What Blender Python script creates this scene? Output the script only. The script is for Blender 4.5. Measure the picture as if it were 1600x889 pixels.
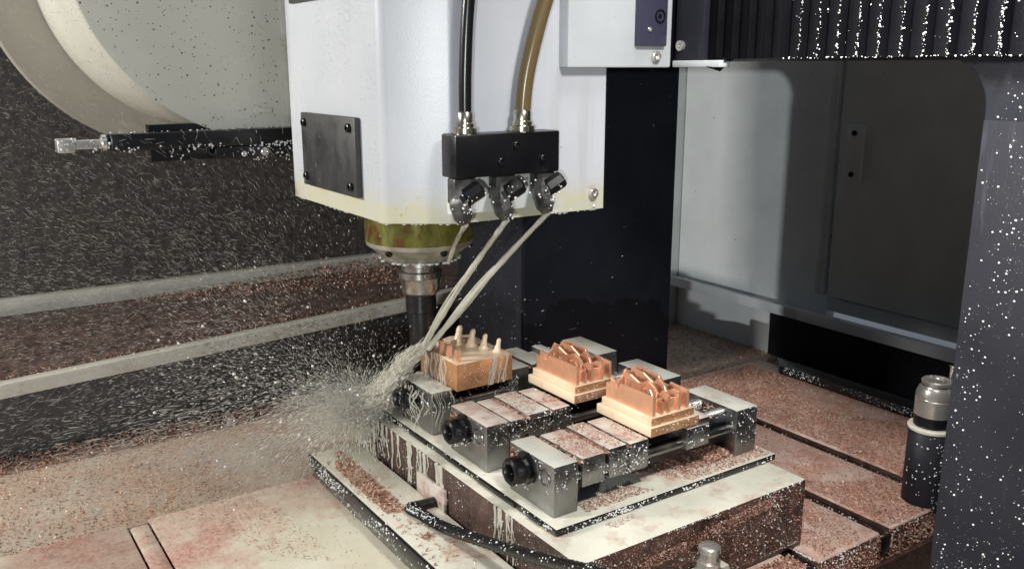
import bpy, bmesh, math, random
import numpy as np
from mathutils import Vector, Matrix
random.seed(7); rng = np.random.default_rng(7)
for o in list(bpy.data.objects): bpy.data.objects.remove(o)
S = bpy.context.scene
COL = S.collection
K = 0.45                      # one layout unit = the camera's height above the fixture block, in metres
OZ = 1.9                      # layout z of the camera above world zero
def W(p): return Vector((p[0]*K, p[1]*K, (p[2]+OZ)*K))

# ---------------------------------------------------------------- camera
PITCH = math.radians(13.554); YAW = math.radians(33.963)
cam = bpy.data.cameras.new('camera'); co = bpy.data.objects.new('camera', cam); COL.objects.link(co)
co.location = W((0, 0, 0)); co.rotation_euler = (math.pi/2-PITCH, 0, -YAW)
cam.sensor_width = 36; cam.lens = 36*1400/1600; cam.clip_end = 50; cam.clip_start = 0.01
S.camera = co
# ---------------------------------------------------------------- world (dim room light, no sky) and lamps
w = bpy.data.worlds.new('World'); S.world = w; w.use_nodes = True
w.node_tree.nodes['Background'].inputs[0].default_value = (0.75, 0.85, 1.0, 1)
w.node_tree.nodes['Background'].inputs[1].default_value = 0.17
def area(name, loc, target, size, size_y, power, col):
    l = bpy.data.lights.new(name, 'AREA'); l.shape = 'RECTANGLE'; l.size = size; l.size_y = size_y
    l.energy = power; l.color = col
    o = bpy.data.objects.new(name, l); COL.objects.link(o); o.location = W(loc)
    d = W(target)-W(loc); o.rotation_euler = d.to_track_quat('-Z', 'Y').to_euler()
    return o
area('lamp_side', (-3.4, 3.7, 1.45), (1.0, 2.2, -0.6), 0.40, 0.30, 58, (1, 0.97, 0.91))
area('lamp_door', (-5.4, -6.68, 0.16), (2.6, 2.2, -0.7), 0.05, 0.05, 98, (0.94, 0.98, 1.0))
area('lamp_top', (1.50, 0.85, 1.9), (1.4, 1.6, -0.9), 0.18, 0.18, 3.6, (0.98, 0.98, 0.98))
area('lamp_front', (1.15, 0.72, 0.65), (2.4, 1.6, -1.18), 0.09, 0.09, 2.7, (1.0, 0.97, 0.94)).data.spread = math.radians(112)
S.view_settings.view_transform = 'Standard'; S.view_settings.look = 'None'
S.view_settings.exposure = 0.0; S.view_settings.gamma = 1.0
S.render.engine = 'CYCLES'; S.cycles.max_bounces = 6; S.cycles.diffuse_bounces = 3; S.cycles.transparent_max_bounces = 6; S.cycles.caustics_reflective = False; S.cycles.caustics_refractive = False

# ---------------------------------------------------------------- materials
def rgb(r, g, b): return (r, g, b, 1)
class NT:
    def __init__(s, name, rough=0.5, metal=0.0, spec=0.5):
        s.m = bpy.data.materials.new(name); s.m.use_nodes = True; s.t = s.m.node_tree; s.n = s.t.nodes
        s.b = s.n['Principled BSDF']; s.b.inputs['Roughness'].default_value = rough
        s.b.inputs['Metallic'].default_value = metal; s.b.inputs['Specular IOR Level'].default_value = spec
        s.tc = s.n.new('ShaderNodeTexCoord')
    def lk(s, a, b): s.t.links.new(a, b)
    def noise(s, scale, detail=4, rough=0.55, stretch=None):
        n = s.n.new('ShaderNodeTexNoise'); n.inputs['Scale'].default_value = scale
        n.inputs['Detail'].default_value = detail; n.inputs['Roughness'].default_value = rough
        if stretch:
            mp = s.n.new('ShaderNodeMapping'); mp.inputs['Scale'].default_value = stretch
            s.lk(s.tc.outputs['Object'], mp.inputs[0]); s.lk(mp.outputs[0], n.inputs['Vector'])
        else: s.lk(s.tc.outputs['Object'], n.inputs['Vector'])
        return n.outputs[0]
    def vor(s, scale, feature='F1'):
        n = s.n.new('ShaderNodeTexVoronoi'); n.inputs['Scale'].default_value = scale; n.feature = feature
        s.lk(s.tc.outputs['Object'], n.inputs['Vector']); return n
    def ramp(s, fac, stops):
        r = s.n.new('ShaderNodeValToRGB'); e = r.color_ramp.elements
        while len(e) < len(stops): e.new(0.5)
        for el, (p, c) in zip(e, stops): el.position = p; el.color = c if len(c) == 4 else (*c, 1)
        s.lk(fac, r.inputs[0]); return r.outputs[0]
    def mix(s, fac, a, b, mode='MIX'):
        m = s.n.new('ShaderNodeMix'); m.data_type = 'RGBA'; m.blend_type = mode
        for sock, v in ((m.inputs[0], fac), (m.inputs[6], a), (m.inputs[7], b)):
            if hasattr(v, 'is_linked'): s.lk(v, sock)
            else: sock.default_value = v if not isinstance(v, tuple) else (v if len(v) == 4 else (*v, 1))
        return m.outputs[2]
    def math(s, op, a, b=0.0):
        m = s.n.new('ShaderNodeMath'); m.operation = op
        for sock, v in ((m.inputs[0], a), (m.inputs[1], b)):
            if hasattr(v, 'is_linked'): s.lk(v, sock)
            else: sock.default_value = v
        return m.outputs[0]
    def col(s, c):
        if hasattr(c, 'is_linked'): s.lk(c, s.b.inputs['Base Color'])
        else: s.b.inputs['Base Color'].default_value = c if len(c) == 4 else (*c, 1)
    def bump(s, h, strength=0.3, dist=0.002):
        b = s.n.new('ShaderNodeBump'); b.inputs['Strength'].default_value = strength; b.inputs['Distance'].default_value = dist
        s.lk(h, b.inputs['Height']); s.lk(b.outputs[0], s.b.inputs['Normal'])
    def rough(s, h): s.lk(h, s.b.inputs['Roughness'])
    def z(s):
        x = s.n.new('ShaderNodeSeparateXYZ'); s.lk(s.tc.outputs['Object'], x.inputs[0]); return x.outputs
BW = lambda a, b: [(a, (0, 0, 0)), (b, (1, 1, 1))]
MT = {}
def m_head():
    t = NT('white_enamel', 0.3); z = t.z()[2]
    base = t.mix(t.ramp(t.noise(9, 5), BW(.35, .7)), (0.47, 0.49, 0.52), (0.52, 0.535, 0.56))
    # oily yellow stain creeping up from the dripping lower rim
    n = t.noise(16, 6, .65); h = t.math('SUBTRACT', z, t.math('MULTIPLY', n, 0.036))
    st = t.math('MULTIPLY', t.ramp(h, [(0.0, (.85,)*3), (0.004, (.45,)*3), (0.022, (0, 0, 0))]), t.ramp(t.noise(24, 5, .7), [(.3, (.35,)*3), (.65, (1,)*3)]))
    c = t.mix(st, base, (0.52, 0.49, 0.28))
    r2 = t.ramp(t.noise(45, 6, .7), BW(.60, .70)); r2 = t.math('MULTIPLY', r2, t.ramp(h, [(0.0, (1, 1, 1)), (0.012, (0, 0, 0))]))
    c = t.mix(r2, c, (0.33, 0.19, 0.05))
    tr = t.math('MULTIPLY', t.ramp(t.noise(38, 5, .6, (1, 1, .05)), BW(.52, .70)), t.ramp(t.noise(5, 3), BW(.42, .62))); c = t.mix(t.math('MULTIPLY', tr, .45), c, (0.33, 0.335, 0.28))
    sp = t.ramp(t.vor(70).outputs['Distance'], [(0.05, (1, 1, 1)), (0.09, (0, 0, 0))]); sp = t.math('MULTIPLY', sp, t.ramp(t.noise(25), BW(.6, .66)))
    c = t.mix(sp, c, (0.12, 0.12, 0.11)); t.col(c)
    t.bump(t.noise(600, 3, .6), 0.16, 0.0008); return t.m
MT['head'] = m_head()
def paint(name, c, rough=.4, var=.15, peel=.05, scratch=0, spec=.5, specks=0):
    t = NT(name, rough, 0, spec); d = tuple(v*(1-var) for v in c)
    cc = t.mix(t.ramp(t.noise(12, 6), BW(.3, .7)), c, d)
    if scratch:
        s = t.ramp(t.noise(30, 5, .6, (3, 3, .35)), BW(.62, .75)); cc = t.mix(t.math('MULTIPLY', s, scratch), cc, tuple(min(1, v*2.2+.03) for v in c))
    for sc_ in ((38, 75, 140) if specks else ()):
        q_ = t.ramp(t.vor(sc_).outputs['Distance'], [(.05, (1, 1, 1)), (.09, (0, 0, 0))]); cc = t.mix(t.math('MULTIPLY', t.math('MULTIPLY', q_, t.ramp(t.noise(sc_*.4, 2), BW(.54, .58))), specks), cc, (.05, .045, .035))
    t.col(cc); t.rough(t.ramp(t.noise(20, 4), [(0.3, (rough*.7,)*3), (0.7, (min(1, rough*1.3),)*3)]))
    t.bump(t.noise(420, 2), peel, 0.0006); return t.m
MT['box'] = paint('pale_grey_enamel', (0.54, 0.565, 0.58), .35)
MT['navy'] = paint('dark_blue_grey_paint', (0.021, 0.022, 0.029), .45, .25, .3, .3, .22)
MT['navy_dark'] = paint('black_blue_paint_and_shade', (0.012, 0.014, 0.020), .45, .3, .2, 0, .25)  # paint of the slide, and shade colour for the portal and ledge sheets
MT['plate_blue'] = paint('blue_black_plate', (0.045, 0.045, 0.075), .35)
MT['rubber'] = paint('bellows_fabric', (0.005, 0.005, 0.007), .55, .3, .35, 0, .12)
MT['black'] = paint('black_anodised', (0.006, 0.006, 0.007), .3, .3, .1)
MT['blackrub'] = paint('black_rubber', (0.012, 0.012, 0.013), .22, .3, .05)
MT['wall'] = paint('grey_sheet_metal', (0.76, 0.79, 0.78), .42, .12, .06, 0, .5, .7)
MT['wall2'] = paint('grey_green_panel', (0.62, 0.65, 0.62), .45, .15, .06, 0, .5, .7)
def m_drum():
    t = NT('beige_enamel', .38)
    c = t.mix(t.ramp(t.noise(6, 5), BW(.3, .7)), (0.58, 0.57, 0.50), (0.50, 0.49, 0.42))
    for sc, th, gate in ((95, .15, .46), (40, .09, .46), (190, .20, .48)):
        sp = t.ramp(t.vor(sc).outputs['Distance'], [(th*.6, (1, 1, 1)), (th, (0, 0, 0))]); sp = t.math('MULTIPLY', sp, t.ramp(t.noise(sc*.5, 2), BW(gate, gate+.04)))
        c = t.mix(sp, c, (0.10, 0.08, 0.05))
    t.col(c); t.bump(t.noise(400, 2), .08, .0006); return t.m
MT['drum'] = m_drum()
MT['flange'] = paint('dull_brown_grey_enamel', (0.40, 0.37, 0.31), .5)
def m_steel(name, c, rough=.3, stretch=(1, 1, 14), metal=1.0):
    t = NT(name, rough, metal); n = t.noise(60, 4, .6, stretch)
    t.col(t.mix(t.ramp(n, BW(.3, .7)), tuple(v*.75 for v in c), c))
    t.rough(t.ramp(t.noise(35, 5), [(0.3, (rough*.6,)*3), (0.75, (min(1, rough*1.6),)*3)])); t.bump(n, .1, .0005); return t.m
MT['steel'] = m_steel('ground_steel', (0.34, 0.34, 0.335), .34, (14, 14, 1))
MT['screw'] = m_steel('bright_steel', (0.72, 0.70, 0.65), .26, (1, 1, 1), .8)
MT['dark_plate'] = m_steel('brushed_dark_plate', (0.085, 0.085, 0.085), .42, (2, 14, 1), .6)
MT['collet'] = m_steel('oily_collet_steel', (0.44, 0.42, 0.39), .28, (1, 1, 30))
MT['brass'] = m_steel('nickel_fitting', (0.58, 0.53, 0.42), .25, (1, 1, 1))
def m_nose():
    t = NT('oil_stained_nose', .16, .2)
    n = t.ramp(t.noise(22, 6, .65, (1, 1, .6)), BW(.32, .66))
    c = t.mix(n, (0.055, 0.065, 0.010), (0.26, 0.25, 0.055))
    c = t.mix(t.ramp(t.noise(30, 6, .7, (1, 1, .8)), BW(.50, .60)), c, (0.10, 0.045, 0.014))
    t.col(c); t.bump(t.noise(120, 4), .2, .001); return t.m
MT['nose'] = m_nose()
def m_cone():
    t = NT('dull_ring', .45, .5)
    t.col(t.mix(t.ramp(t.noise(40, 5), BW(.35, .65)), (0.22, 0.22, 0.16), (0.45, 0.42, 0.36))); t.bump(t.noise(150), .2, .001); return t.m
MT['cone'] = m_cone()
def m_film(name, foam, dirt, lo, hi, scale=30, rough=.35):       # coolant film with copper dust in it
    t = NT(name, rough)
    f = t.ramp(t.noise(scale, 7, .62), BW(lo, hi))
    fo = t.mix(t.ramp(t.noise(18, 4), BW(.35, .7)), foam, tuple(v*.84 for v in foam))
    di = t.mix(t.ramp(t.noise(260, 4, .7), BW(.35, .65)), tuple(v*.55 for v in dirt), tuple(min(1, v*1.5) for v in dirt))
    t.col(t.mix(f, fo, di)); t.rough(t.ramp(f, [(0, (.13,)*3), (1, (.55,)*3)]))
    t.bump(t.noise(320, 5, .7), .35, .0012); return t.m
CREAM = (0.66, 0.63, 0.52); RUST = (0.30, 0.135, 0.09)
MT['film_block'] = m_film('cream_coolant_film', (0.74, 0.72, 0.60), (0.46, 0.30, 0.22), .53, .72, 22)
MT['film_vise'] = m_film('pinkish_coolant_film', (0.62, 0.56, 0.50), (0.36, 0.19, 0.14), .47, .70, 45)
MT['film_vise_clean'] = m_film('grey_green_film', (0.60, 0.60, 0.53), (0.42, 0.30, 0.24), .50, .74, 26)
MT['film_table'] = m_film('table_slurry', (0.70, 0.53, 0.45), (0.50, 0.28, 0.21), .40, .62, 28, .5)
MT['film_tableL'] = m_film('table_slurry_pale', (0.66, 0.57, 0.46), (0.54, 0.30, 0.235), .42, .66, 7, .5)
def m_tableL():
    t = NT('table_slurry_pale', .45); x, y, z = t.z()
    n = t.noise(9, 7, .65)
    di = t.mix(t.ramp(t.noise(240, 4, .7), BW(.35, .65)), (0.36, 0.19, 0.145), (0.66, 0.42, 0.34))
    fo = t.mix(t.ramp(t.noise(30, 6, .65), BW(.35, .7)), (0.72, 0.66, 0.53), (0.62, 0.53, 0.42))
    c = t.mix(t.ramp(n, BW(.36, .62)), fo, di)
    # coolant pooled beside the rail, ragged edge
    a = t.math('POWER', t.math('DIVIDE', t.math('ADD', x, .20), .125), 2); b = t.math('POWER', t.math('DIVIDE', t.math('ADD', y, -.02), .17), 2)
    d = t.math('ADD', t.math('ADD', a, b), t.math('MULTIPLY', t.math('SUBTRACT', t.noise(22, 8, .7), .5), 3.2))
    p = t.ramp(d, [(.55, (1, 1, 1)), (1.0, (0, 0, 0))])
    pc = t.mix(t.ramp(t.noise(14, 5), BW(.4, .7)), (0.76, 0.72, 0.58), (0.66, 0.60, 0.46))
    t.col(t.mix(p, c, pc)); t.rough(t.ramp(p, [(0, (.55,)*3), (1, (.12,)*3)])); t.bump(t.noise(280, 5, .7), .3, .001); return t.m
MT['film_tableL'] = m_tableL()
MT['tray'] = m_film('tray_chip_mud', (0.58, 0.50, 0.41), (0.44, 0.30, 0.21), .36, .66, 8, .5)
def m_brown(name, a, b, stretch):
    t = NT(name, .5)
    n = t.ramp(t.noise(70, 5, .65, stretch), BW(.32, .7)); c = t.mix(n, a, b)
    sp = t.ramp(t.vor(420).outputs['Distance'], [(0.13, (1, 1, 1)), (0.26, (0, 0, 0))]); sp = t.math('MULTIPLY', sp, t.ramp(t.noise(160, 3), BW(.52, .60)))
    c = t.mix(sp, c, (0.62, 0.55, 0.48)); t.col(c); t.bump(t.noise(260, 4), .4, .0015); return t.m
MT['block_side'] = m_brown('wet_brown_side', (0.030, 0.018, 0.014), (0.105, 0.06, 0.047), (1, 1, .25))
MT['block_front'] = m_brown('chip_spattered_side', (0.026, 0.014, 0.011), (0.12, 0.06, 0.042), (1, 1, 1))
MT['dark_slope'] = m_brown('chip_dusted_dark_wall', (0.028, 0.025, 0.022), (0.10, 0.082, 0.070), (1, 1, 1))
MT['dark_slope2'] = m_brown('chip_dusted_slope', (0.035, 0.022, 0.020), (0.16, 0.105, 0.085), (1, 1, 1))
MT['rail'] = m_film('cream_painted_lip', (0.60, 0.58, 0.50), (0.36, 0.32, 0.27), .5, .75, 14)
MT['tray_wall'] = m_brown('grey_tray_wall', (0.028, 0.027, 0.028), (0.07, 0.067, 0.066), (1, 1, 1))
def m_copper(name, c, rough, metal=.75):
    t = NT(name, rough, metal)
    n = t.ramp(t.noise(60, 5, .6), BW(.3, .7)); t.col(t.mix(n, tuple(v*.78 for v in c), c)); t.bump(t.noise(220, 4), .1, .0006); return t.m
MT['copper'] = m_copper('machined_copper', (0.92, 0.49, 0.30), .32, .55)
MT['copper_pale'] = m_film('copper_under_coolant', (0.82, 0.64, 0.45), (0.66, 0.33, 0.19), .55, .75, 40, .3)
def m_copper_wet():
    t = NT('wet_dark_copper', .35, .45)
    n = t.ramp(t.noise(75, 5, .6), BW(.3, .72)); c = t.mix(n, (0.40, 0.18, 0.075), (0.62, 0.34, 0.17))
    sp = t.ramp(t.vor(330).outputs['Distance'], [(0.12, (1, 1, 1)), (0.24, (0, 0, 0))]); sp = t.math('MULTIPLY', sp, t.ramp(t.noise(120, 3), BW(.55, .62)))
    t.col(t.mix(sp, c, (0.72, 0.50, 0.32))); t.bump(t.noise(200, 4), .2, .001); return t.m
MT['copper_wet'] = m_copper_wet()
def m_liquid(name, c, alpha, rough=.15, trans=0):
    t = NT(name, rough); t.col(c); t.b.inputs['Coat Weight'].default_value = .6; t.b.inputs['Alpha'].default_value = alpha
    
    if trans:                                                      # milky water lets light through from behind
        tr = t.n.new('ShaderNodeBsdfTranslucent'); tr.inputs[0].default_value = (*c, 1); mx = t.n.new('ShaderNodeMixShader'); mx.inputs[0].default_value = trans
        t.lk(t.b.outputs[0], mx.inputs[1]); t.lk(tr.outputs[0], mx.inputs[2]); t.lk(mx.outputs[0], t.n['Material Output'].inputs['Surface'])
    return t.m
MT['drop'] = m_liquid('white_coolant_drops', (0.72, 0.72, 0.69), 1.0)
MT['spray'] = m_liquid('coolant_spray', (0.62, 0.60, 0.55), 1.0, .15, .4)
MT['jet'] = m_liquid('coolant_stream', (0.80, 0.80, 0.68), .45, .05)
MT['sheet'] = m_liquid('thin_coolant_sheet', (0.72, 0.70, 0.60), .34, .1)
MT['drip'] = m_liquid('milky_drip', (0.90, 0.88, 0.79), 1.0, .1, .5)
def m_chip():
    t = NT('copper_chips', .45, .1)
    a = t.n.new('ShaderNodeAttribute'); a.attribute_name = 'rnd'
    t.col(t.ramp(a.outputs['Fac'], [(0, (0.18, 0.085, 0.058)), (.2, (0.40, 0.20, 0.14)), (.75, (0.58, 0.33, 0.24)), (.94, (0.70, 0.49, 0.36)), (1, (0.84, 0.76, 0.62))])); return t.m
MT['chip'] = m_chip()
def m_hose(name, c): t = NT(name, .25); t.col(c); return t.m
MT['hose_brown'] = m_hose('brown_hose', (0.13, 0.092, 0.038)); MT['hose_black'] = m_hose('black_hose', (0.008, 0.008, 0.008))
def m_grey(): t = NT('grey_nozzle', .35, .3); t.col(t.mix(t.ramp(t.noise(80), BW(.3, .7)), (.018, .018, .018), (.10, .098, .092))); return t.m
MT['nozzle'] = m_grey()

# ---------------------------------------------------------------- builders (layout units; everything is scaled by K when linked)
def B(): return bmesh.new()
def box(bm, x0, x1, y0, y1, z0, z1, bev=0.0, seg=2, mi=0):
    t = bmesh.new()
    vs = [t.verts.new((x, y, z)) for x in (x0, x1) for y in (y0, y1) for z in (z0, z1)]
    for f in ((0, 1, 3, 2), (4, 6, 7, 5), (0, 4, 5, 1), (2, 3, 7, 6), (0, 2, 6, 4), (1, 5, 7, 3)): t.faces.new([vs[i] for i in f])
    if bev: bmesh.ops.bevel(t, geom=t.edges[:], offset=bev, segments=seg, profile=.5, affect='EDGES')
    for f in t.faces: f.material_index = mi
    merge(bm, t); return bm
def merge(bm, t):
    me = bpy.data.meshes.new('tmp'); t.to_mesh(me); t.free(); bm.from_mesh(me); bpy.data.meshes.remove(me)
def frame(d):
    d = Vector(d).normalized(); a = Vector((0, 0, 1)) if abs(d.z) < .9 else Vector((1, 0, 0))
    u = a.cross(d).normalized(); return d, u, d.cross(u)
def lathe(bm, base, axis, prof, seg=24, close=True):             # prof: (distance along axis, radius)
    d, u, v = frame(axis); base = Vector(base); rings = []
    for h, r in prof:
        rings.append([bm.verts.new(base+d*h+(u*math.cos(a)+v*math.sin(a))*r) for a in [2*math.pi*i/seg for i in range(seg)]])
    for a, b in zip(rings, rings[1:]):
        for i in range(seg): bm.faces.new((a[i], a[(i+1) % seg], b[(i+1) % seg], b[i]))
    if close: bm.faces.new(rings[0][::-1]); bm.faces.new(rings[-1])
    return bm
def tube(bm, pts, r, seg=10, caps=True):
    pts = [Vector(p) for p in pts]; rings = []; n = len(pts)
    rr = r if isinstance(r, (list, tuple)) else [r]*n
    u0 = None
    for i, p in enumerate(pts):
        d = (pts[min(i+1, n-1)]-pts[max(i-1, 0)]).normalized()
        if u0 is None: _, u, v = frame(d)
        else: u = (u0-d*u0.dot(d)).normalized(); v = d.cross(u)
        u0 = u
        rings.append([bm.verts.new(p+(u*math.cos(2*math.pi*k/seg)+v*math.sin(2*math.pi*k/seg))*rr[i]) for k in range(seg)])
    for a, b in zip(rings, rings[1:]):
        for i in range(seg): bm.faces.new((a[i], a[(i+1) % seg], b[(i+1) % seg], b[i]))
    if caps: bm.faces.new(rings[0][::-1]); bm.faces.new(rings[-1])
    return bm
def prism(bm, pts, vec, bev=0.0):                                # planar polygon extruded by vec
    t = bmesh.new(); vec = Vector(vec)
    a = [t.verts.new(p) for p in pts]; b = [t.verts.new(Vector(p)+vec) for p in pts]; n = len(pts)
    t.faces.new(a[::-1]); t.faces.new(b)
    for i in range(n): t.faces.new((a[i], a[(i+1) % n], b[(i+1) % n], b[i]))
    bmesh.ops.recalc_face_normals(t, faces=t.faces[:])
    if bev: bmesh.ops.bevel(t, geom=[e for e in t.edges if e.calc_face_angle(0) > .3], offset=bev, segments=2, profile=.5, affect='EDGES')
    merge(bm, t); return bm
def spline(pts, n=12):
    P = [Vector(p) for p in pts]; P = [P[0]*2-P[1]]+P+[P[-1]*2-P[-2]]; out = []
    for i in range(1, len(P)-2):
        for k in range(n):
            t = k/n; a, b, c, d = P[i-1:i+3]
            out.append(.5*((2*b)+(c-a)*t+(2*a-5*b+4*c-d)*t*t+(3*b-a-3*c+d)*t**3))
    return out+[P[-2]]
LOC = {}
def origin(o): return LOC.get(o.name, (0, 0, 0))
def props(o, label=None, cat=None, group=None, kind=None):
    for k, v in (('label', label), ('category', cat), ('group', group), ('kind', kind)):
        if v: o[k] = v
    return o
def thing(name, label, cat, loc, group=None):
    o = bpy.data.objects.new(name, None); COL.objects.link(o); o.empty_display_size = .02
    o.location = W(loc); LOC[o.name] = loc; return props(o, label, cat, group)
def obj(name, bm, mat, parent=None, loc=None, smooth=True, kind=None, label=None):
    if parent is not None: loc = origin(parent)
    elif loc is None: loc = (0, 0, 0)
    me = bpy.data.meshes.new(name)
    if isinstance(bm, bmesh.types.BMesh):
        bmesh.ops.recalc_face_normals(bm, faces=bm.faces[:]) if not smooth == 'keep' else None
        bm.to_mesh(me); bm.free()
    else: me.from_pydata(*bm)
    n = len(me.vertices); a = np.empty(n*3, np.float32); me.vertices.foreach_get('co', a)
    a = (a.reshape(-1, 3)-np.array(loc, np.float32))*K; me.vertices.foreach_set('co', a.ravel())
    for mm in (mat if isinstance(mat, (list, tuple)) else [mat]): me.materials.append(MT[mm])
    o = bpy.data.objects.new(name, me); COL.objects.link(o)
    if parent is not None: o.parent = parent
    else: o.location = W(loc)
    LOC[o.name] = loc
    if smooth and n: 
        me.polygons.foreach_set('use_smooth', np.ones(len(me.polygons), bool)); me.set_sharp_from_angle(angle=math.radians(38))
    me.update()
    if kind: o['kind'] = kind
    if label: o['label'] = label
    return o
def mesh_np(name, V, F, mat, parent=None, loc=None, rnd=None, kind='stuff', smooth=False):
    if parent is not None: loc = origin(parent)
    loc = loc or (0, 0, 0)
    me = bpy.data.meshes.new(name); V = (np.asarray(V, np.float32)-np.array(loc, np.float32))*K
    k = F.shape[1]
    me.vertices.add(len(V)); me.vertices.foreach_set('co', V.ravel())
    me.loops.add(F.size); me.loops.foreach_set('vertex_index', F.astype(np.int32).ravel())
    me.polygons.add(len(F)); me.polygons.foreach_set('loop_start', np.arange(0, F.size, k, dtype=np.int32))
    if smooth: me.polygons.foreach_set('use_smooth', np.ones(len(F), bool))
    me.update(calc_edges=True)
    if rnd is not None:
        at = me.attributes.new('rnd', 'FLOAT', 'POINT'); at.data.foreach_set('value', rnd.astype(np.float32))
    me.materials.append(MT[mat]); o = bpy.data.objects.new(name, me); COL.objects.link(o)
    if parent is not None: o.parent = parent
    else: o.location = W(loc)
    LOC[o.name] = loc
    if kind: o['kind'] = kind
    return o
def unit(a): return a/np.maximum(np.linalg.norm(a, axis=1, keepdims=True), 1e-9)
def blobs(P, N, R, squash=.7):                                    # half-round drops sitting on surfaces
    P, N, R = np.asarray(P), unit(np.asarray(N, float)), np.asarray(R)
    a = np.where(np.abs(N[:, 2:3]) < .9, np.array([[0, 0, 1.]]), np.array([[1., 0, 0]]))
    U = unit(np.cross(a, N)); Vv = np.cross(N, U); n = len(P); vs = []
    for h, r in ((-.1, 1.0), (.45, .85)):
        for k in range(6):
            an = 2*math.pi*k/6+h
            vs.append(P+((U*math.cos(an)+Vv*math.sin(an))*r+N*h*squash*1.2)*R[:, None])
    vs.append(P+N*R[:, None]*squash); V = np.stack(vs, 1).reshape(-1, 3)
    f = []
    for k in range(6): j = (k+1) % 6; f += [(k, j, 6+j), (k, 6+j, 6+k), (6+k, 6+j, 12)]
    F = (np.arange(n)[:, None, None]*13+np.array(f)[None]).reshape(-1, 3); return V, F
def flakes(P, size, tilt=.8):
    n = len(P); N = unit(rng.normal(0, tilt, (n, 3))+np.array([0, 0, 1.])); a = unit(rng.normal(size=(n, 3)))
    U = unit(np.cross(a, N)); Vv = np.cross(N, U); s = np.asarray(size)[:, None]; l = s*rng.uniform(1, 2.6, (n, 1))
    c = N*s*rng.uniform(.1, .8, (n, 1))
    V = np.stack([P-U*l-Vv*s*.5, P+c-U*l*.1-Vv*s*.7, P+c+U*l*.1+Vv*s*.7, P+U*l+Vv*s*.4], 1).reshape(-1, 3)
    F = (np.arange(n)[:, None, None]*4+np.array([(0, 1, 2), (1, 3, 2)])[None]).reshape(-1, 3)
    return V, F, np.repeat(rng.uniform(0, 1, n), 4)
def streaks(P, D, L, R):
    D = unit(D); n = len(P); a = np.where(np.abs(D[:, 2:3]) < .9, np.array([[0, 0, 1.]]), np.array([[1., 0, 0]]))
    U = unit(np.cross(a, D)); Vv = np.cross(D, U); L = np.asarray(L)[:, None]; R = np.asarray(R)[:, None]
    vs = [P-D*L*.5]
    for h, r in ((-.25, .8), (.2, 1.)):
        for k in range(4):
            an = math.pi*k/2; vs.append(P+D*L*h+(U*math.cos(an)+Vv*math.sin(an))*R*r)
    vs.append(P+D*L*.5); V = np.stack(vs, 1).reshape(-1, 3); f = []
    for k in range(4): j = (k+1) % 4; f += [(0, 1+j, 1+k), (1+k, 1+j, 5+j), (1+k, 5+j, 5+k), (5+k, 5+j, 9)]
    F = (np.arange(n)[:, None, None]*10+np.array(f)[None]).reshape(-1, 3); return V, F
def on_rect(n, o, u, v): 
    o, u, v = map(np.array, (o, u, v)); a = rng.uniform(0, 1, (n, 2)); return o+a[:, :1]*u+a[:, 1:]*v
def drops_on(parent, specs, name='coolant_droplets', r=(.0016, .0045), power=3.0):
    Ps, Ns, Rs = [], [], []
    for n, o, u, v, nrm in specs:
        q = rng.uniform(0, 1, (n*3, 2)); lu, lv = np.linalg.norm(u), np.linalg.norm(v); g_ = vnoise(q[:, 0]*lu, q[:, 1]*lv, 30., int(rng.integers(1e6)))+rng.normal(0, .35, n*3); q = q[np.argsort(-g_)[:n]]
        Ps.append(np.array(o)+q[:, :1]*np.array(u)+q[:, 1:]*np.array(v)); Ns.append(np.tile(np.array(nrm, float), (n, 1))); Rs.append(r[0]+(r[1]-r[0])*rng.uniform(0, 1, n)**power)
    V, F = blobs(np.concatenate(Ps), np.concatenate(Ns), np.concatenate(Rs)); return mesh_np(name, V, F, 'drop', parent, smooth=True)
def vnoise(x, y, f, seed):                                        # cheap smooth 2-D noise for clumping
    r = np.random.default_rng(seed); s = 0
    for k in range(6):
        a, b, c = r.uniform(-f, f), r.uniform(-f, f), r.uniform(0, 6.28); s = s+np.sin(a*x+b*y+c)
    return s/6
def chips_on(parent, specs, name='copper_chips', loc=None):
    Vs, Fs, Rr, k = [], [], [], 0
    for n, o, u, v, size, clump in specs:
        P = on_rect(n, o, u, v)
        if clump is not None:
            keep = vnoise(P[:, 0], P[:, 1], clump[0], clump[2]) > clump[1]; P = P[keep]
        if not len(P): continue
        V, F, R = flakes(P, rng.uniform(.5, 1.3, len(P))*size); Vs.append(V); Fs.append(F+k); Rr.append(R); k += len(V)
    return mesh_np(name, np.concatenate(Vs), np.concatenate(Fs), 'chip', parent, loc, np.concatenate(Rr))
def screw(parent, c, axis, r, mat='screw', name='screw'):
    bm = B(); lathe(bm, c, axis, [(0, r), (r*.7, r), (r*.85, r*.8), (r*.85, r*.5), (r*.35, r*.45), (r*.35, .0001)], 12, False); return obj(name, bm, mat, parent)

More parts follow.
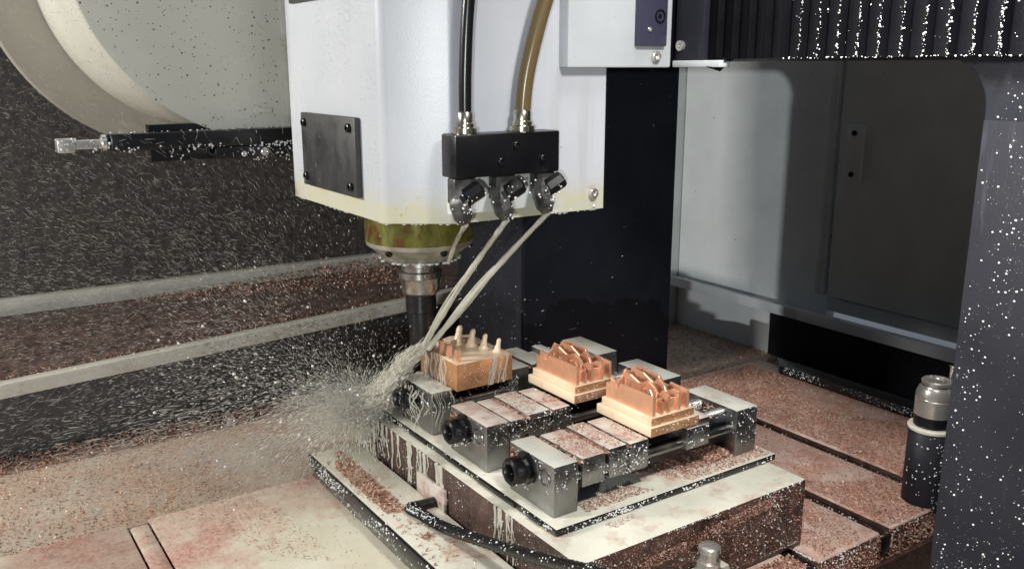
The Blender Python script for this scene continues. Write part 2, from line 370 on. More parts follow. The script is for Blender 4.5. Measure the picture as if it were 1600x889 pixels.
# ================================================================ THE SETTING
ZT = -1.184
floor = obj('floor', box(B(), -2, 4.2, -1.2, 4.6, -1.62, -1.40), 'tray', kind='structure')
tray = obj('chip_tray', box(B(), -1.6, 1.75, 2.40, 3.06, -1.42, -1.205), 'tray', kind='structure')
bm = B()
prism(bm, [(-1.6, 3.05, -1.4), (-1.6, 3.05, -1.04), (2.9, 3.05, -.90), (2.9, 3.05, -1.4)], (0, .03, 0))
wl = obj('wall_tray_side', bm, 'tray_wall', kind='structure')
bm = B(); prism(bm, [(-1.6, 3.06, -1.06), (2.9, 3.06, -.87), (2.9, 3.60, -.86), (-1.6, 3.60, -.86)], (0, 0, -.03))
ws = obj('wall_slope', bm, 'dark_slope2', kind='structure')
wf = obj('wall_far', box(B(), -1.6, 2.9, 3.62, 3.70, -.9, 1.6), 'dark_slope', kind='structure')
bm = B(); prism(bm, [(-1.6, 3.035, -1.075), (-1.6, 3.035, -1.028), (2.9, 3.035, -.815), (2.9, 3.035, -.863)], (0, .05, 0), .006)
obj('lip', bm, 'rail', wl)
obj('lip', box(B(), -1.6, 2.9, 3.56, 3.618, -.862, -.800, .01), 'rail', wf)
# right-hand enclosure wall behind the gantry
wb = obj('wall_right', box(B(), 3.5, 3.56, 2.55, 3.53, -1.42, 1.2), 'wall', kind='structure')
obj('post', box(B(), 3.40, 3.56, 3.535, 3.9, -1.42, 1.2, .006), 'wall2', wb)
bm = B(); box(bm, 3.47, 3.56, .6, 2.525, -1.03, 1.2, .012); door = obj('panel', bm, 'wall2', wb)
obj('panel', box(B(), 3.488, 3.56, .6, 2.54, -1.10, -1.04), 'wall2', wb)
obj('ledge_shade_panel', box(B(), 3.484, 3.499, .6, 2.862, -1.42, -1.15), 'navy_dark', wb)  # dark panel standing in for the shade below the ledge
obj('mullion', box(B(), 3.462, 3.5, 2.555, 2.60, -1.03, 1.2, .008), 'wall2', wb)
bm = B(); box(bm, 3.38, 3.50, .6, 3.66, -1.135, -1.128); box(bm, 3.372, 3.38, .6, 2.62, -1.148, -1.098, .002); box(bm, 3.372, 3.38, 2.624, 3.66, -1.148, -1.098, .002)
ledge = obj('ledge', bm, 'wall', wb)
for y in (3.42, 2.80, 2.44): screw(ledge, (3.43, y, -1.128), (0, 0, 1), .018, name='bolt')
hp = obj('hinge_plate', box(B(), 3.452, 3.47, 2.40, 2.485, -.49, -.24, .004), 'wall2', wb)
for z in (-.275, -.455): screw(hp, (3.452, 2.445, z), (-1, 0, 0), .012, 'black')
chips_on(None, [(14000, (2.0, 2.2, -1.398), (1.5, 0, 0), (0, 1.4, 0), .0035, None)], 'floor_chips')
for o in (bpy.data.objects['floor_chips'],): props(o, 'brown copper chips spread over the dark floor behind the gantry', 'chips')
LS = props(chips_on(None, [(3500, (-.3, 2.41, -1.203), (2.0, 0, 0), (0, .64, 0), .0020, None), (5000, (-.3, 2.41, -1.203), (1.0, 0, 0), (0, .64, 0), .0026, (5., .05, 21)), (4000, (-.3, 2.95, -1.2), (1.8, 0, 0), (0, .09, .02), .0040, None),
    (12000, (-.3, 3.09, -.985), (2.0, 0, .085), (0, .46, .09), .0036, None), (400, (-.2, 3.045, -.965), (1.9, 0, .09), (0, .03, 0), .004, None)], 'tray_chips'),
    'wet copper chips strewn over the tray and slope at left', 'chips')

# ================================================================ GANTRY
g = thing('gantry_frame', 'dark blue-grey portal frame with filleted opening, spattered with droplets', 'machine frame', (2.1, 1.7, -1.9))
YR, ZO = .94, .022
pts = [(1.72, -.5, -1.88), (1.72, -.5, 1.3), (1.72, 2.93, 1.3), (1.72, 2.93, -1.38), (1.72, 2.5, -1.38), (1.72, 2.5, ZO)]
pts += [(1.72, YR+.10-.10*math.sin(a), ZO-.10+.10*math.cos(a)) for a in [i*math.pi/2/8 for i in range(9)]] + [(1.72, YR, -1.88)]
obj('portal', prism(B(), pts, (.71, 0, 0), .006), 'navy', g)
obj('inner_shade_sheet', box(B(), 1.735, 2.43, 2.494, 2.499, -1.37, ZO-.005), 'navy_dark', g)  # thin sheet over the column's inner face, shade of the opening put into its colour
cc = obj('column_cover', box(B(), 1.7165, 1.7195, -.5, YR-.003, -1.88, -.096, .001), 'navy', g)
drops_on(g, [(5200, (1.716, .2, -1.25), (0, .73, 0), (0, 0, 1.14), (-1, 0, 0)), (220, (1.7195, .4, -.09), (0, .5, 0), (0, 0, .1), (-1, 0, 0)),
    (26, (1.716, .6, -.093), (0, .33, 0), (0, 0, .004), (-1, 0, 0)), (170, (1.7195, 2.5, -1.0), (0, .42, 0), (0, 0, .6), (-1, 0, 0)), (60, (1.8, 2.4935, -1.1), (.6, 0, 0), (0, 0, .9), (0, -1, 0))], r=(.0004, .0027), power=4.5)

# saddle and its cover box
sd = thing('saddle', 'pale grey saddle box carrying the spindle head, dark plate on its face', 'machine cover', (1.5, 1.85, 0))
bm = B(); box(bm, 1.3275, 1.66, 1.735, 1.78, .001, 1.3, .006); obj('cover', bm, 'box', sd)
obj('slide', box(B(), 1.48, 1.715, 1.79, 2.4, .03, 1.3, .004), 'navy_dark', sd)
mp = obj('mount_plate', box(B(), 1.532, 1.628, 1.718, 1.7345, .053, 1.0, .004), 'plate_blue', sd)
bm = B(); lathe(bm, (1.600, 1.7178, .125), (0, -1, 0), [(0, .017), (.003, .017), (.003, .013), (-.004, .012), (-.004, .007), (.001, .006), (.001, .0001)], 18, False); obj('socket_screw', bm, 'black', mp)
screw(mp, (1.566, 1.7178, .093), (0, -1, 0), .006); screw(mp, (1.600, 1.7178, .21), (0, -1, 0), .014, 'black')
screw(sd, (1.603, 1.735, .028), (0, -1, 0), .014, name='bolt')
# bellows
PT = .0493; BX = 1.676; BY = 1.634
bl = thing('bellows_cover', 'black pleated way bellows along the gantry beam, foam beads on ridges', 'bellows', (BX, .6, .022))
ep = obj('end_plate', box(B(), BX-.006, 1.715, BY+.002, 1.733, .02, 1.3, .003), 'navy', bl)
screw(ep, (BX-.006, BY+.075, .055), (-1, 0, 0), .013, name='bolt')
obj('foot_strip', box(B(), 1.662, 1.70, 1.57, 1.733, .002, .019, .003), 'box', bl)
bm = B(); prism(bm, [(BX+.02, BY-.0, .0), (BX-.012, BY-.012, .012), (BX-.016, BY-.03, .0), (BX-.010, BY-.06, .01), (BX+.02, BY-.075, .02), (BX+.02, BY-.035, -.008)], (.01, 0, .012)); obj('torn_flap', bm, 'rubber', bl)
bm = B(); y0 = BY
prof = [(BX+.034, y0), (BX+.010, y0-.004), (BX+.004, y0-.012), (BX+.003, y0-PT+.006), (BX-.008, y0-PT+.004), (BX-.010, y0-PT+.0015), (BX-.006, y0-PT+.0002), (BX+.034, y0-PT+.0002)]
prism(bm, [(x, y, .022) for x, y in prof], (0, 0, 1.2)); p0 = obj('pleat', bm, 'rubber', bl)
for i in range(1, 42):
    c = p0.copy(); COL.objects.link(c); c.parent = bl; c.location = (0, -PT*i*K, 0)
Ps = []
for i in range(5, 42):
    n = int(12+min(i, 12)*8); y = BY-PT*(i+1)+.003
    q = np.stack([np.full(n, BX-.010), y+rng.normal(0, .0022, n), .024+rng.uniform(0, .42, n)**1.25], 1); Ps.append(q)
    Ps.append(np.stack([np.full(7, BX-.004), y+rng.uniform(0, PT, 7), .021+rng.uniform(0, .003, 7)], 1))
    Ps.append(np.stack([np.full(8, BX+.0025), y+rng.uniform(.01, PT-.01, 8), .03+rng.uniform(0, .4, 8)], 1))
P = np.concatenate(Ps); V, F = blobs(P, np.tile([-1., -.1, 0], (len(P), 1)), .0006+.0017*rng.uniform(0, 1, len(P))**2.5); mesh_np('foam_beads', V, F, 'drop', bl, smooth=True)

# ================================================================ SPINDLE HEAD
h = thing('spindle_head', 'white enamelled spindle head, oil stained lower rim, coolant manifold on front', 'spindle head', (1.19, 2.1, -.35))
ZH = -.35
t = bmesh.new(); pts = [(.9, 2.43), (.9, 1.868), (1.04, 1.77), (1.475, 1.77), (1.475, 2.43)]
prism(t, [(x, y, ZH) for x, y in pts], (0, 0, 1.8))
ed = [e for e in t.edges if abs(e.verts[0].co.z-e.verts[1].co.z) > 1]
bmesh.ops.bevel(t, geom=[e for e in ed if e.verts[0].co.y < 1.9 and e.verts[0].co.x < 1.2], offset=.018, segments=5, profile=.5, affect='EDGES')
body = obj('body', t, 'head', h)
obj('edge_trim', box(B(), 1.4755, 1.486, 1.776, 2.42, -.345, 1.3), 'black', h)
sp = obj('side_plate', box(B(), .884, .8995, 1.976, 2.318, -.303, -.113, .003), 'dark_plate', h)
for y in (2.29, 2.005):
    for z in (-.138, -.278): screw(sp, (.884, y, z), (-1, 0, 0), .0105, 'black')
obj('name_plate', box(B(), .892, .8995, 2.09, 2.38, .165, .30, .002), 'dark_plate', h)
screw(h, (1.438, 1.77, -.309), (0, -1, 0), .0135, name='bolt')
drops_on(h, [(46, (.9, 1.868, ZH-.001), (0, .55, 0), (.004, 0, .002), (0, 0, -1)), (14, (.905, 1.865, ZH-.001), (.13, -.09, 0), (0, 0, .001), (0, 0, -1)),
    (34, (1.04, 1.77, ZH-.001), (.43, 0, 0), (0, .004, .002), (0, 0, -1)), (5, (1.3, 1.7685, ZH+.0), (.17, 0, 0), (0, 0, .008), (0, -1, 0))], r=(.0016, .0055), power=2.5)
drops_on(h, [(1500, (.8995, 1.88, -.05), (0, .35, 0), (0, 0, .4), (-1, 0, 0)), (500, (.8995, 1.88, -.34), (0, .09, 0), (0, 0, .3), (-1, 0, 0)), (300, (.8995, 2.2, -.34), (0, .22, 0), (0, 0, .6), (-1, 0, 0))], 'fine_beads', r=(.0005, .0013), power=3)
# nose, holder
AX = (1.150, 2.165)
bm = B(); lathe(bm, (*AX, -.352), (0, 0, -1), [(0, .150), (.10, .150), (.104, .148)], 48); ns = obj('nose', bm, 'nose', h)
bm = B(); lathe(bm, (*AX, -.455), (0, 0, -1), [(0, .1485), (.012, .146), (.038, .112), (.05, .108), (.05, .07)], 48); obj('nose_ring', bm, 'cone', ns)
for a in (3.6, 4.7, 5.6):
    screw(ns, (AX[0]+.137*math.cos(a), AX[1]+.137*math.sin(a), -.474), (math.cos(a), math.sin(a), -.8), .010, 'black')
P = np.array([(AX[0]+.11*math.cos(a), AX[1]+.11*math.sin(a), -.506) for a in rng.uniform(0, 6.28, 60)]); V, F = blobs(P, np.tile([0, 0, -1.], (60, 1)), rng.uniform(.003, .008, 60), .9); mesh_np('drip_beads', V, F, 'drop', ns, smooth=True)
th = thing('tool_holder', 'steel collet holder with dark end mill under the spindle nose', 'cutting tool', (*AX, -.51))
bm = B(); lathe(bm, (*AX, -.507), (0, 0, -1), [(0, .060), (.022, .060), (.026, .052), (.036, .052), (.040, .060), (.056, .060), (.062, .055), (.098, .052), (.104, .046)], 40); obj('collet', bm, 'collet', th)
bm = B(); lathe(bm, (*AX, -.612), (0, 0, -1), [(0, .043), (.05, .043), (.054, .036), (.16, .036), (.168, .030)], 32); obj('end_mill', bm, 'black', th)
# manifold, hoses, nozzles
mf = obj('manifold', box(B(), 1.0, 1.284, 1.705, 1.7695, -.238, -.142, .004), 'black', h)
for x, z in ((1.118, -.205), (1.235, -.203), (1.16, -.17)): screw(mf, (x, 1.705, z), (0, -1, 0), .0085, 'black')
obj('backing_plate', box(B(), 1.012, 1.285, 1.748, 1.7695, -.325, -.2385, .003), 'wall2', mf)
for x, pts, r, mm in ((1.046, [(1.046, 1.74, -.12), (1.047, 1.738, .0), (1.056, 1.735, .15), (1.085, 1.73, .4), (1.12, 1.74, .8)], .0145, 'hose_black'),
                      (1.2, [(1.2, 1.74, -.12), (1.208, 1.735, -.02), (1.235, 1.725, .1), (1.29, 1.715, .28), (1.36, 1.72, .6), (1.4, 1.73, .9)], .0185, 'hose_brown')):
    ho = obj('hose', tube(B(), spline(pts, 8), r, 16), mm, h)
    bm = B(); lathe(bm, (x, 1.74, -.1415), (0, 0, 1), [(0, r+.012), (.012, r+.012), (.014, r+.006), (.022, r+.006), (.024, r+.003), (.044, r+.003), (.048, r)], 6 if 0 else 16); obj('fitting', bm, 'brass', ho)
NZ = []
for i, (dx, dz) in enumerate(((0, 0), (.110, .001), (.226, .006))):
    k0 = Vector((1.064+dx, 1.688, -.254+dz)); k1 = Vector((1.008+dx, 1.706, -.290+dz)); a = (k0-k1).normalized(); tip = Vector((1.016+dx, 1.692, -.338+dz))
    nb = obj('nozzle', tube(B(), spline([(1.026+dx, 1.738, -.262+dz), (1.018+dx, 1.718, -.278+dz), (1.010+dx, 1.706, -.298+dz), (1.013+dx, 1.698, -.322+dz), tip], 4), [.024]*5+[.025]*4+[.023]*4+[.019, .017, .014, .011], 7), 'nozzle', h)
    bm = B(); lathe(bm, k1-a*.004, a, [(0, .016), (.004, .020), (.014, .020), (.016, .017), (.020, .017), (.022, .0215), (.060, .0215), (.064, .018), (.058, .012), (.046, .011), (.046, .0001)], 8, False); obj('knob', bm, 'black', nb)
    bm = B(); box(bm, 1.000+dx, 1.052+dx, 1.712, 1.747, -.296+dz, -.2385, .004); obj('seat', bm, 'nozzle', nb)
    n = 34; P = np.array([tuple(k1.lerp(k0, u)+Vector((random.gauss(0, .013), -.019, random.gauss(0, .010)))) for u in rng.uniform(-.3, 1, 20)]+[(1.012+dx+random.gauss(0, .013), 1.678, random.uniform(-.335, -.29)+dz) for _ in range(14)])
    V, F = blobs(P, np.tile([-.2, -1., .1], (n, 1)), .001+.0028*rng.uniform(0, 1, n)**2); mesh_np('droplets', V, F, 'drop', nb, smooth=True)
    NZ.append(tip)

# ================================================================ TOOL MAGAZINE (upper left)
tm = thing('tool_magazine', 'beige drum-shaped tool magazine housing at upper left behind the head', 'tool magazine', (.92, 2.9, -.2))
bm = B(); lathe(bm, (.92, 2.60, .33), (0, 1, 0), [(0, .532), (.004, .536), (.62, .536)], 128); dr = obj('drum', bm, 'drum', tm)
obj('flange', lathe(B(), (.826, 3.22, .316), (0, 1, 0), [(0, .588), (.004, .592), (.05, .592)], 128), 'flange', tm)
bm = B(); box(bm, .945, .975, 2.594, 2.599, -.195, .6, .002); obj('seam_strip', bm, 'rail', tm)
bm = B(); lathe(bm, (.86, 2.5995, -.118), (0, -1, 0), [(0, .014), (.006, .013), (.007, .008)], 16); box(bm, .865, .905, 2.592, 2.5995, -.126, -.112, .002); obj('latch', bm, 'drum', tm)
bm = B(); a0 = 2.98
for k in range(3):
    a = a0+k*.09; x, z = .92+.538*math.cos(a), .33+.538*math.sin(a)
    tube(bm, [(x-.006, 2.75, z), (x-.006, 3.0, z)], .012, 8)
obj('sight_clip', bm, 'brass', tm)
gb = thing('slide_bar', 'black wet slide bar with stepped tip under the magazine drum', 'slide bar', (.65, 2.6, -.21))
bm = B(); box(bm, .452, .98, 2.55, 2.60, -.214, -.168, .005); obj('bar', bm, 'black', gb)
bm = B(); box(bm, .336, .445, 2.565, 2.595, -.205, -.182, .003); box(bm, .325, .366, 2.555, 2.60, -.212, -.176, .003); obj('tip', bm, 'screw', gb)
obj('collar', lathe(B(), (.43, 2.577, -.191), (1, 0, 0), [(0, .010), (.004, .022), (.014, .022), (.02, .014)], 16), 'screw', gb)
bm = B(); box(bm, .72, .98, 2.552, 2.60, -.25, -.2145, .004); box(bm, .60, .70, 2.56, 2.60, -.232, -.2145, .003); obj('bracket', bm, 'blackrub', gb)
obj('backplate', box(B(), .56, .95, 2.602, 2.64, -.25, -.15), 'black', gb)
screw(gb, (.86, 2.552, -.232), (0, -1, 0), .013, name='bolt'); screw(gb, (.80, 2.552, -.236), (0, -1, 0), .008, name='bolt')
drops_on(gb, [(90, (.455, 2.549, -.216), (.52, 0, 0), (0, 0, .012), (0, -1, 0)), (50, (.32, 2.553, -.212), (.13, 0, 0), (0, 0, .036), (0, -1, -.2)), (80, (.6, 2.549, -.262), (.38, 0, 0), (0, 0, .05), (0, -1, 0)),
   (60, (.45, 2.552, -.167), (.5, 0, 0), (0, .04, 0), (0, 0, 1))], r=(.0012, .0042), power=2)

# ================================================================ WORK TABLE
tb = thing('work_table', 'slotted machine table caked with copper chips and pale coolant slurry', 'machine table', (1.2, 1.8, -1.3))
obj('base', box(B(), -1.2, 2.86, 1.215, 2.372, -1.40, -1.272, .004), 'block_front', tb)
SL = [(-1.2, .3605), (.3655, .4120), (.4170, 1.695), (1.745, 1.995), (2.045, 2.305), (2.355, 2.86)]
for i, (a, b) in enumerate(SL):
    bm = B(); box(bm, a, b, 1.23, 2.385 if i != 1 else 2.36, -1.268, ZT, .006)
    for f in bm.faces: f.material_index = 0 if f.normal.z > .3 else 1
    obj('slab', bm, ['film_tableL' if i < 3 else 'film_table', 'block_front'], tb)
for x in (1.698, 1.998, 2.308): obj('slot_strip', box(B(), x, x+.044, 1.225, 2.38, -1.262, -1.199, .006), 'blackrub', tb)
obj('end_lip', prism(B(), [(2.78, 1.35, ZT), (2.86, 1.35, ZT), (2.86, 2.30, ZT), (2.78, 2.22, ZT)], (0, 0, .035), .004), 'blackrub', tb)
chips_on(tb, [(9000, (1.77, 1.235, ZT+.001), (.22, 0, 0), (0, 1.1, 0), .0021, (12., -.1, 31)), (4000, (1.77, 1.235, ZT+.001), (.22, 0, 0), (0, 1.1, 0), .0018, None), (17000, (2.048, 1.235, ZT+.001), (.25, 0, 0), (0, 1.1, 0), .0021, (12., -.08, 32)), (7000, (2.048, 1.235, ZT+.001), (.25, 0, 0), (0, 1.1, 0), .0018, None), (30000, (2.36, 1.24, ZT+.001), (.42, 0, 0), (0, 1.13, 0), .0023, (9., -.15, 33)), (9000, (2.36, 1.24, ZT+.001), (.42, 0, 0), (0, 1.13, 0), .002, None),
   (5000, (1.74, 1.226, -1.27), (1.1, 0, 0), (0, .005, .08), .0022, None), 
   (8000, (-.1, 1.6, ZT+.001), (.85, 0, 0), (0, .78, 0), .0017, (9., .12, 5)), (1500, (-.1, 1.6, ZT+.001), (.97, 0, 0), (0, .78, 0), .0016, None), (1500, (1.50, 1.23, ZT+.001), (.2, 0, 0), (0, .06, 0), .004, None)])
drops_on(tb, [(150, (2.0, 1.229, -1.265), (.31, 0, 0), (0, 0, .078), (0, -1, 0)), (150, (1.74, 1.229, -1.265), (.26, 0, 0), (0, 0, .078), (0, -1, 0)), (120, (2.312, 1.25, -1.199), (0, 1.1, 0), (.03, 0, 0), (-.3, 0, 1)), (150, (2.002, 1.23, -1.199), (0, .6, 0), (.03, 0, 0), (-.3, 0, 1)), (40, (1.702, 1.23, -1.199), (0, .1, 0), (.03, 0, 0), (-.3, 0, 1)),
   (240, (2.78, 1.4, ZT+.01), (0, .8, 0), (0, 0, .026), (-1, 0, .2)), (60, (1.738, 1.24, ZT-.004), (0, .1, 0), (0, 0, .004), (-1, 0, .5))], r=(.001, .0032), power=2)
# the rail on the table left of the block
rl = thing('side_rail', 'long low steel rail on the table with copper chips heaped on top', 'rail', (.95, 2.0, ZT))
bm = B(); box(bm, .885, 1.035, 1.25, 2.385, ZT+.001, -1.112, .004)
for f in bm.faces: f.material_index = 0 if f.normal.z > .3 else 1
obj('bar', bm, ['film_block', 'steel'], rl)
obj('strip', box(B(), .876, .8845, 1.25, 2.383, -1.150, -1.113, .002), 'blackrub', rl)
chips_on(rl, [(4200, (.905, 1.4, -1.111), (.06, 0, 0), (0, .95, 0), .0030, (14., -.02, 9)), (500, (.92, 1.75, -1.108), (.03, 0, 0), (0, .35, 0), .0045, (20., 0., 4)), (260, (.89, 1.4, -1.111), (.09, 0, 0), (0, .98, 0), .004, None)])
drops_on(rl, [(420, (.8752, 1.3, -1.15), (0, 1.08, 0), (0, 0, .036), (-1, 0, 0)), (140, (.8845, 1.3, -1.18), (0, 1.08, 0), (0, 0, .03), (-1, 0, 0))], r=(.001, .0036), power=2.5)

# ================================================================ FIXTURE BLOCK AND PLATE
def capmats0(bm):
    for f in bm.faces: f.material_index = 0 if f.normal.z > .6 else 1
    return bm
fb = thing('fixture_block', 'large wet brown fixture block on the table, cream coolant on its top', 'fixture block', (1.4, 1.8, ZT))
bm = B(); box(bm, 1.046, 1.770, 1.305, 2.30, ZT+.002, -1.0, .005)
for f in bm.faces: f.material_index = 0 if f.normal.z > .6 else (1 if f.normal.x < -.5 else 2)
obj('body', bm, ['film_block', 'block_side', 'block_front'], fb)
obj('rear_step', capmats0(box(B(), 1.05, 1.5, 2.3005, 2.43, ZT-.02, -1.045, .004)), ['film_block', 'block_side'], fb)
br = obj('connector_plate', box(B(), 1.034, 1.0455, 1.85, 2.0, -1.155, -1.055, .003), 'film_vise', fb)
obj('elbow_joint', tube(B(), spline([(1.034, 1.90, -1.108), (1.0, 1.90, -1.107), (.975, 1.896, -1.103)], 4), .017, 14), 'blackrub', br)
bm = B(); box(bm, 1.30, 1.46, 1.265, 1.304, -1.155, -1.115, .004); obj('clamp_ledge', bm, 'film_block', fb)
drops_on(fb, [(520, (1.0455, 1.32, -1.17), (0, .96, 0), (0, 0, .165), (-1, 0, 0)), (560, (1.07, 1.3045, -1.17), (.68, 0, 0), (0, 0, .165), (0, -1, 0)), (120, (1.06, 1.304, -1.006), (.7, 0, 0), (0, 0, .006), (0, -1, .4)), (60, (1.12, 1.304, -1.17), (.64, 0, 0), (0, 0, .004), (0, -1, 0)),
   ], r=(.0006, .0026), power=3)
chips_on(fb, [(3000, (1.06, 1.303, -1.17), (.70, 0, 0), (0, -.001, .165), .0012, None), (1600, (1.2, 1.303, -1.08), (.45, 0, .04), (0, -.001, .03), .0016, None), (1600, (1.2, 1.31, -.999), (.55, 0, 0), (0, .1, 0), .0019, (20., .16, 3))])
bm = B(); 
for k in range(44):                                               # milky runs down the left face
    y = random.choice([2.27, 2.22, 2.12, 2.05, 1.985, 1.96, 1.905, 1.88, 1.6, 1.555])+random.gauss(0, .012) if k > 7 else [2.16, 2.06, 1.99, 1.965, 1.90, 1.875, 1.62, 1.57][k]
    ln = random.uniform(.05, .17) if k > 7 else random.uniform(.12, .18); n = 9; ph = random.uniform(0, 6)
    pts = [(1.0435-.0015*(j/n < .1), y+(.009*math.sin(ph+j*.8)+.003*math.sin(2.3*j+ph))*(j/n), -.998-ln*j/n) for j in range(n+1)]
    r0 = random.uniform(.0007, .0018) if k > 7 else random.uniform(.0016, .0028)
    tube(bm, pts, [r0*(1.6-.9*j/n+.25*math.sin(j*2+ph)) for j in range(n)]+[r0*1.1], 6)
obj('milky_runs', bm, 'drip', fb, kind='stuff')
fp = thing('fixture_plate', 'flat steel base plate on the block under the three vises', 'base plate', (1.42, 1.85, -.999))
bm = B(); box(bm, 1.075, 1.792, 1.422, 2.28, -.999, -.981, .003)
for f in bm.faces: f.material_index = 0 if f.normal.z > .6 else 1
obj('plate', bm, ['film_block', 'blackrub'], fp)
for y, l in ((2.225, .07), (2.06, .10), (1.86, .10), (1.66, .16), (1.50, .05)): obj('edge_key', box(B(), 1.0705, 1.0752, y-l/2, y+l/2, -.996, -.984, .001), 'black', fp)
drops_on(fp, [(230, (1.09, 1.4215, -.997), (.69, 0, 0), (0, 0, .013), (0, -1, 0)), (130, (1.0748, 1.44, -.997), (0, .82, 0), (0, 0, .013), (-1, 0, 0))], r=(.0010, .0030), power=2)
chips_on(fp, [(9000, (1.2, 1.43, -.980), (.58, 0, 0), (0, .22, 0), .0020, (11., .02, 14)), (2600, (1.2, 1.69, -.98), (.5, 0, 0), (0, .06, 0), .003, None), (5000, (1.5, 1.47, -.978), (.28, 0, .0), (0, .16, .012), .0022, None), (1800, (1.18, 1.445, -.98), (.45, 0, 0), (0, .05, 0), .0021, (17., .0, 8)), (1500, (1.6, 1.47, -.976), (.07, 0, .012), (0, .08, 0), .0026, None)])

# ================================================================ VISES
def capmats(bm, thr=.6):
    for f in bm.faces: f.material_index = 0 if f.normal.z > thr else 1
    return bm
def vise(label, y0, jaws, tops, base_x, notch):
    y1 = y0+.178; v = thing('machine_vise', label, 'vise', (1.43, (y0+y1)/2, -.981), 'machine vises on the base plate')
    e = obj('end_block', capmats(box(B(), 1.10, 1.168, y0, y1, -.980, -.858, .003)), [tops[0], 'steel'], v)
    bm = B(); ym = y0+.105
    lathe(bm, (1.1, ym, -.897), (-1, 0, 0), [(0, .040), (.006, .040), (.008, .026), (.018, .024), (.02, .031), (.024, .033), (.048, .033), (.052, .029), (.050, .022), (.044, .018), (.03, .017), (.03, .0001)], 9, False)
    obj('screw_head', bm, 'black', v)
    bm = B(); pts = [(1.0985, y0+.036+.019*math.cos(a), -.895+.019*math.sin(a)) for a in np.linspace(0, 2*math.pi, 20)]; tube(bm, pts, .003, 6, False); obj('eye_ring', bm, 'steel', e)
    obj('core', box(B(), 1.165, 1.69, y0+.035, y1-.035, -.945, -.868, .003), 'black', v)
    obj('guide_rod', tube(B(), [(1.17, y0+.02, -.905), (1.69, y0+.02, -.905)], .011, 14), 'steel', v)
    for i, (a, b, zt, tp) in enumerate(jaws):
        bm = B(); box(bm, a, b, y0+.006+(i % 2)*.001, y1-.004, -.932, zt, .004); obj('jaw', capmats(bm), [tp, 'steel'], v)
    ej = obj('rear_jaw', capmats(box(box(B(), 1.51, 1.588, y0+.003, y1-.006, -.920, -.864, .003), 1.552, 1.587, y0+.004, y1-.007, -.863, -.846, .002)), [tops[1], 'steel'], v)
    for yy in (y0+.055, y1-.045):
        pr = []
        for k in range(13): pr += [(k*.008, .0125), (k*.008+.004, .0155)]
        obj('threaded_rod', lathe(B(), (1.588, yy, -.875), (1, 0, 0), pr, 14), 'screw', v)
    obj('end_block', capmats(box(B(), 1.684, 1.762, y0+.002, y1+.012, -.980, -.854, .003)), ['film_vise_clean', 'steel'], v)
    sp = [(240, (1.17, y0+.0055, -.93), (.22, 0, 0), (0, 0, .068), (0, -1, 0)), (46, (1.102, y0-.0005, -.92), (.064, 0, 0), (0, 0, .06), (0, -1, 0)), (60, (1.0995, y0+.01, -.93), (0, .16, 0), (0, 0, .07), (-1, 0, 0)),
          (60, (1.686, y0+.0015, -.95), (.074, 0, 0), (0, 0, .094), (0, -1, 0)), (40, (1.512, y0+.0025, -.918), (.074, 0, 0), (0, 0, .05), (0, -1, 0)), (90, (1.685, y0+.01, -.97), (0, .16, 0), (0, 0, .11), (-1, 0, 0)), (70, (1.59, y0+.03, -.872), (.1, 0, 0), (0, .12, .02), (0, -.3, 1)), (40, (1.05, ym-.036, -.93), (.045, 0, 0), (0, .05, .06), (-.2, -1, .4))]
    drops_on(v, sp, r=(.0007, .0028), power=3)
    cs = [(int(420*(b-a)/.05), (a, y0+.01, zt+.0005), (b-a, 0, 0), (0, .16, 0), .0017, (30., .02, i+2)) for i, (a, b, zt, tp) in enumerate(jaws)]
    for (a, b, zt, tp) in jaws: cs.append((420, (a-.012, y0+.006, zt-.008), (.014, 0, 0), (0, .165, 0), .0028, None))
    cs += [(240, (1.105, y0+.08, -.862), (-.012, 0, -.03), (0, .09, 0), .0035, None), (120, (1.6, y0+.03, -.865), (.08, 0, 0), (0, .12, 0), .003, None)]
    chips_on(v, cs); return v
J3 = [(1.184, 1.252, -.860, 'film_vise'), (1.264, 1.318, -.856, 'film_vise'), (1.328, 1.386, -.858, 'film_vise')]
J2 = [(1.176, 1.222, -.862, 'film_vise'), (1.232, 1.300, -.857, 'film_vise_clean'), (1.310, 1.366, -.860, 'film_vise')]
J1 = [(1.362, 1.43, -.842, 'film_vise_clean'), (1.438, 1.50, -.840, 'film_vise_clean')]
v3 = vise('grey steel vise nearest the camera, holding the frontmost finned copper electrode', 1.465, J3, ('film_vise_clean', 'film_vise'), 0, 0)
v2 = vise('middle of the three steel vises, pinkish film over its jaws', 1.745, J2, ('film_vise', 'film_vise'), 0, 0)
v1 = vise('rearmost steel vise drenched in coolant, holding the solid copper block with pegs', 2.025, J1, ('film_vise_clean', 'film_vise_clean'), 0, 0)
bm = B()                                                          # coolant spilling over the rear vise's end
for k in range(24):
    y = 2.03+random.random()*.17; x = 1.092-random.random()*.03; ln = random.uniform(.04, .12); ph = random.uniform(0, 6)
    if k < 6: x, y, n = 1.105+.06*random.random(), 2.021, 8
    pts = [(x-.007*math.sin(j*.8+ph), y+(.007*math.sin(j*.9+ph) if k > 5 else 0), -.856-ln*j/8) for j in range(9)]
    r0 = random.uniform(.0007, .0019); tube(bm, pts, [r0*(1.3-.6*j/8+.25*math.sin(j*2.1+ph)) for j in range(9)], 6)
for k in range(26): 
    a = on_rect(1, (1.10, 2.03, -.857), (.066, 0, 0), (0, .17, 0))[0]; r = random.uniform(.006, .014); lathe(bm, a, (0, 0, 1), [(-.002, r), (r*.15, r*.9), (r*.28, r*.5), (r*.3, .0004)], 9, False)
obj('spilling_coolant', bm, 'sheet', v1, kind='stuff')

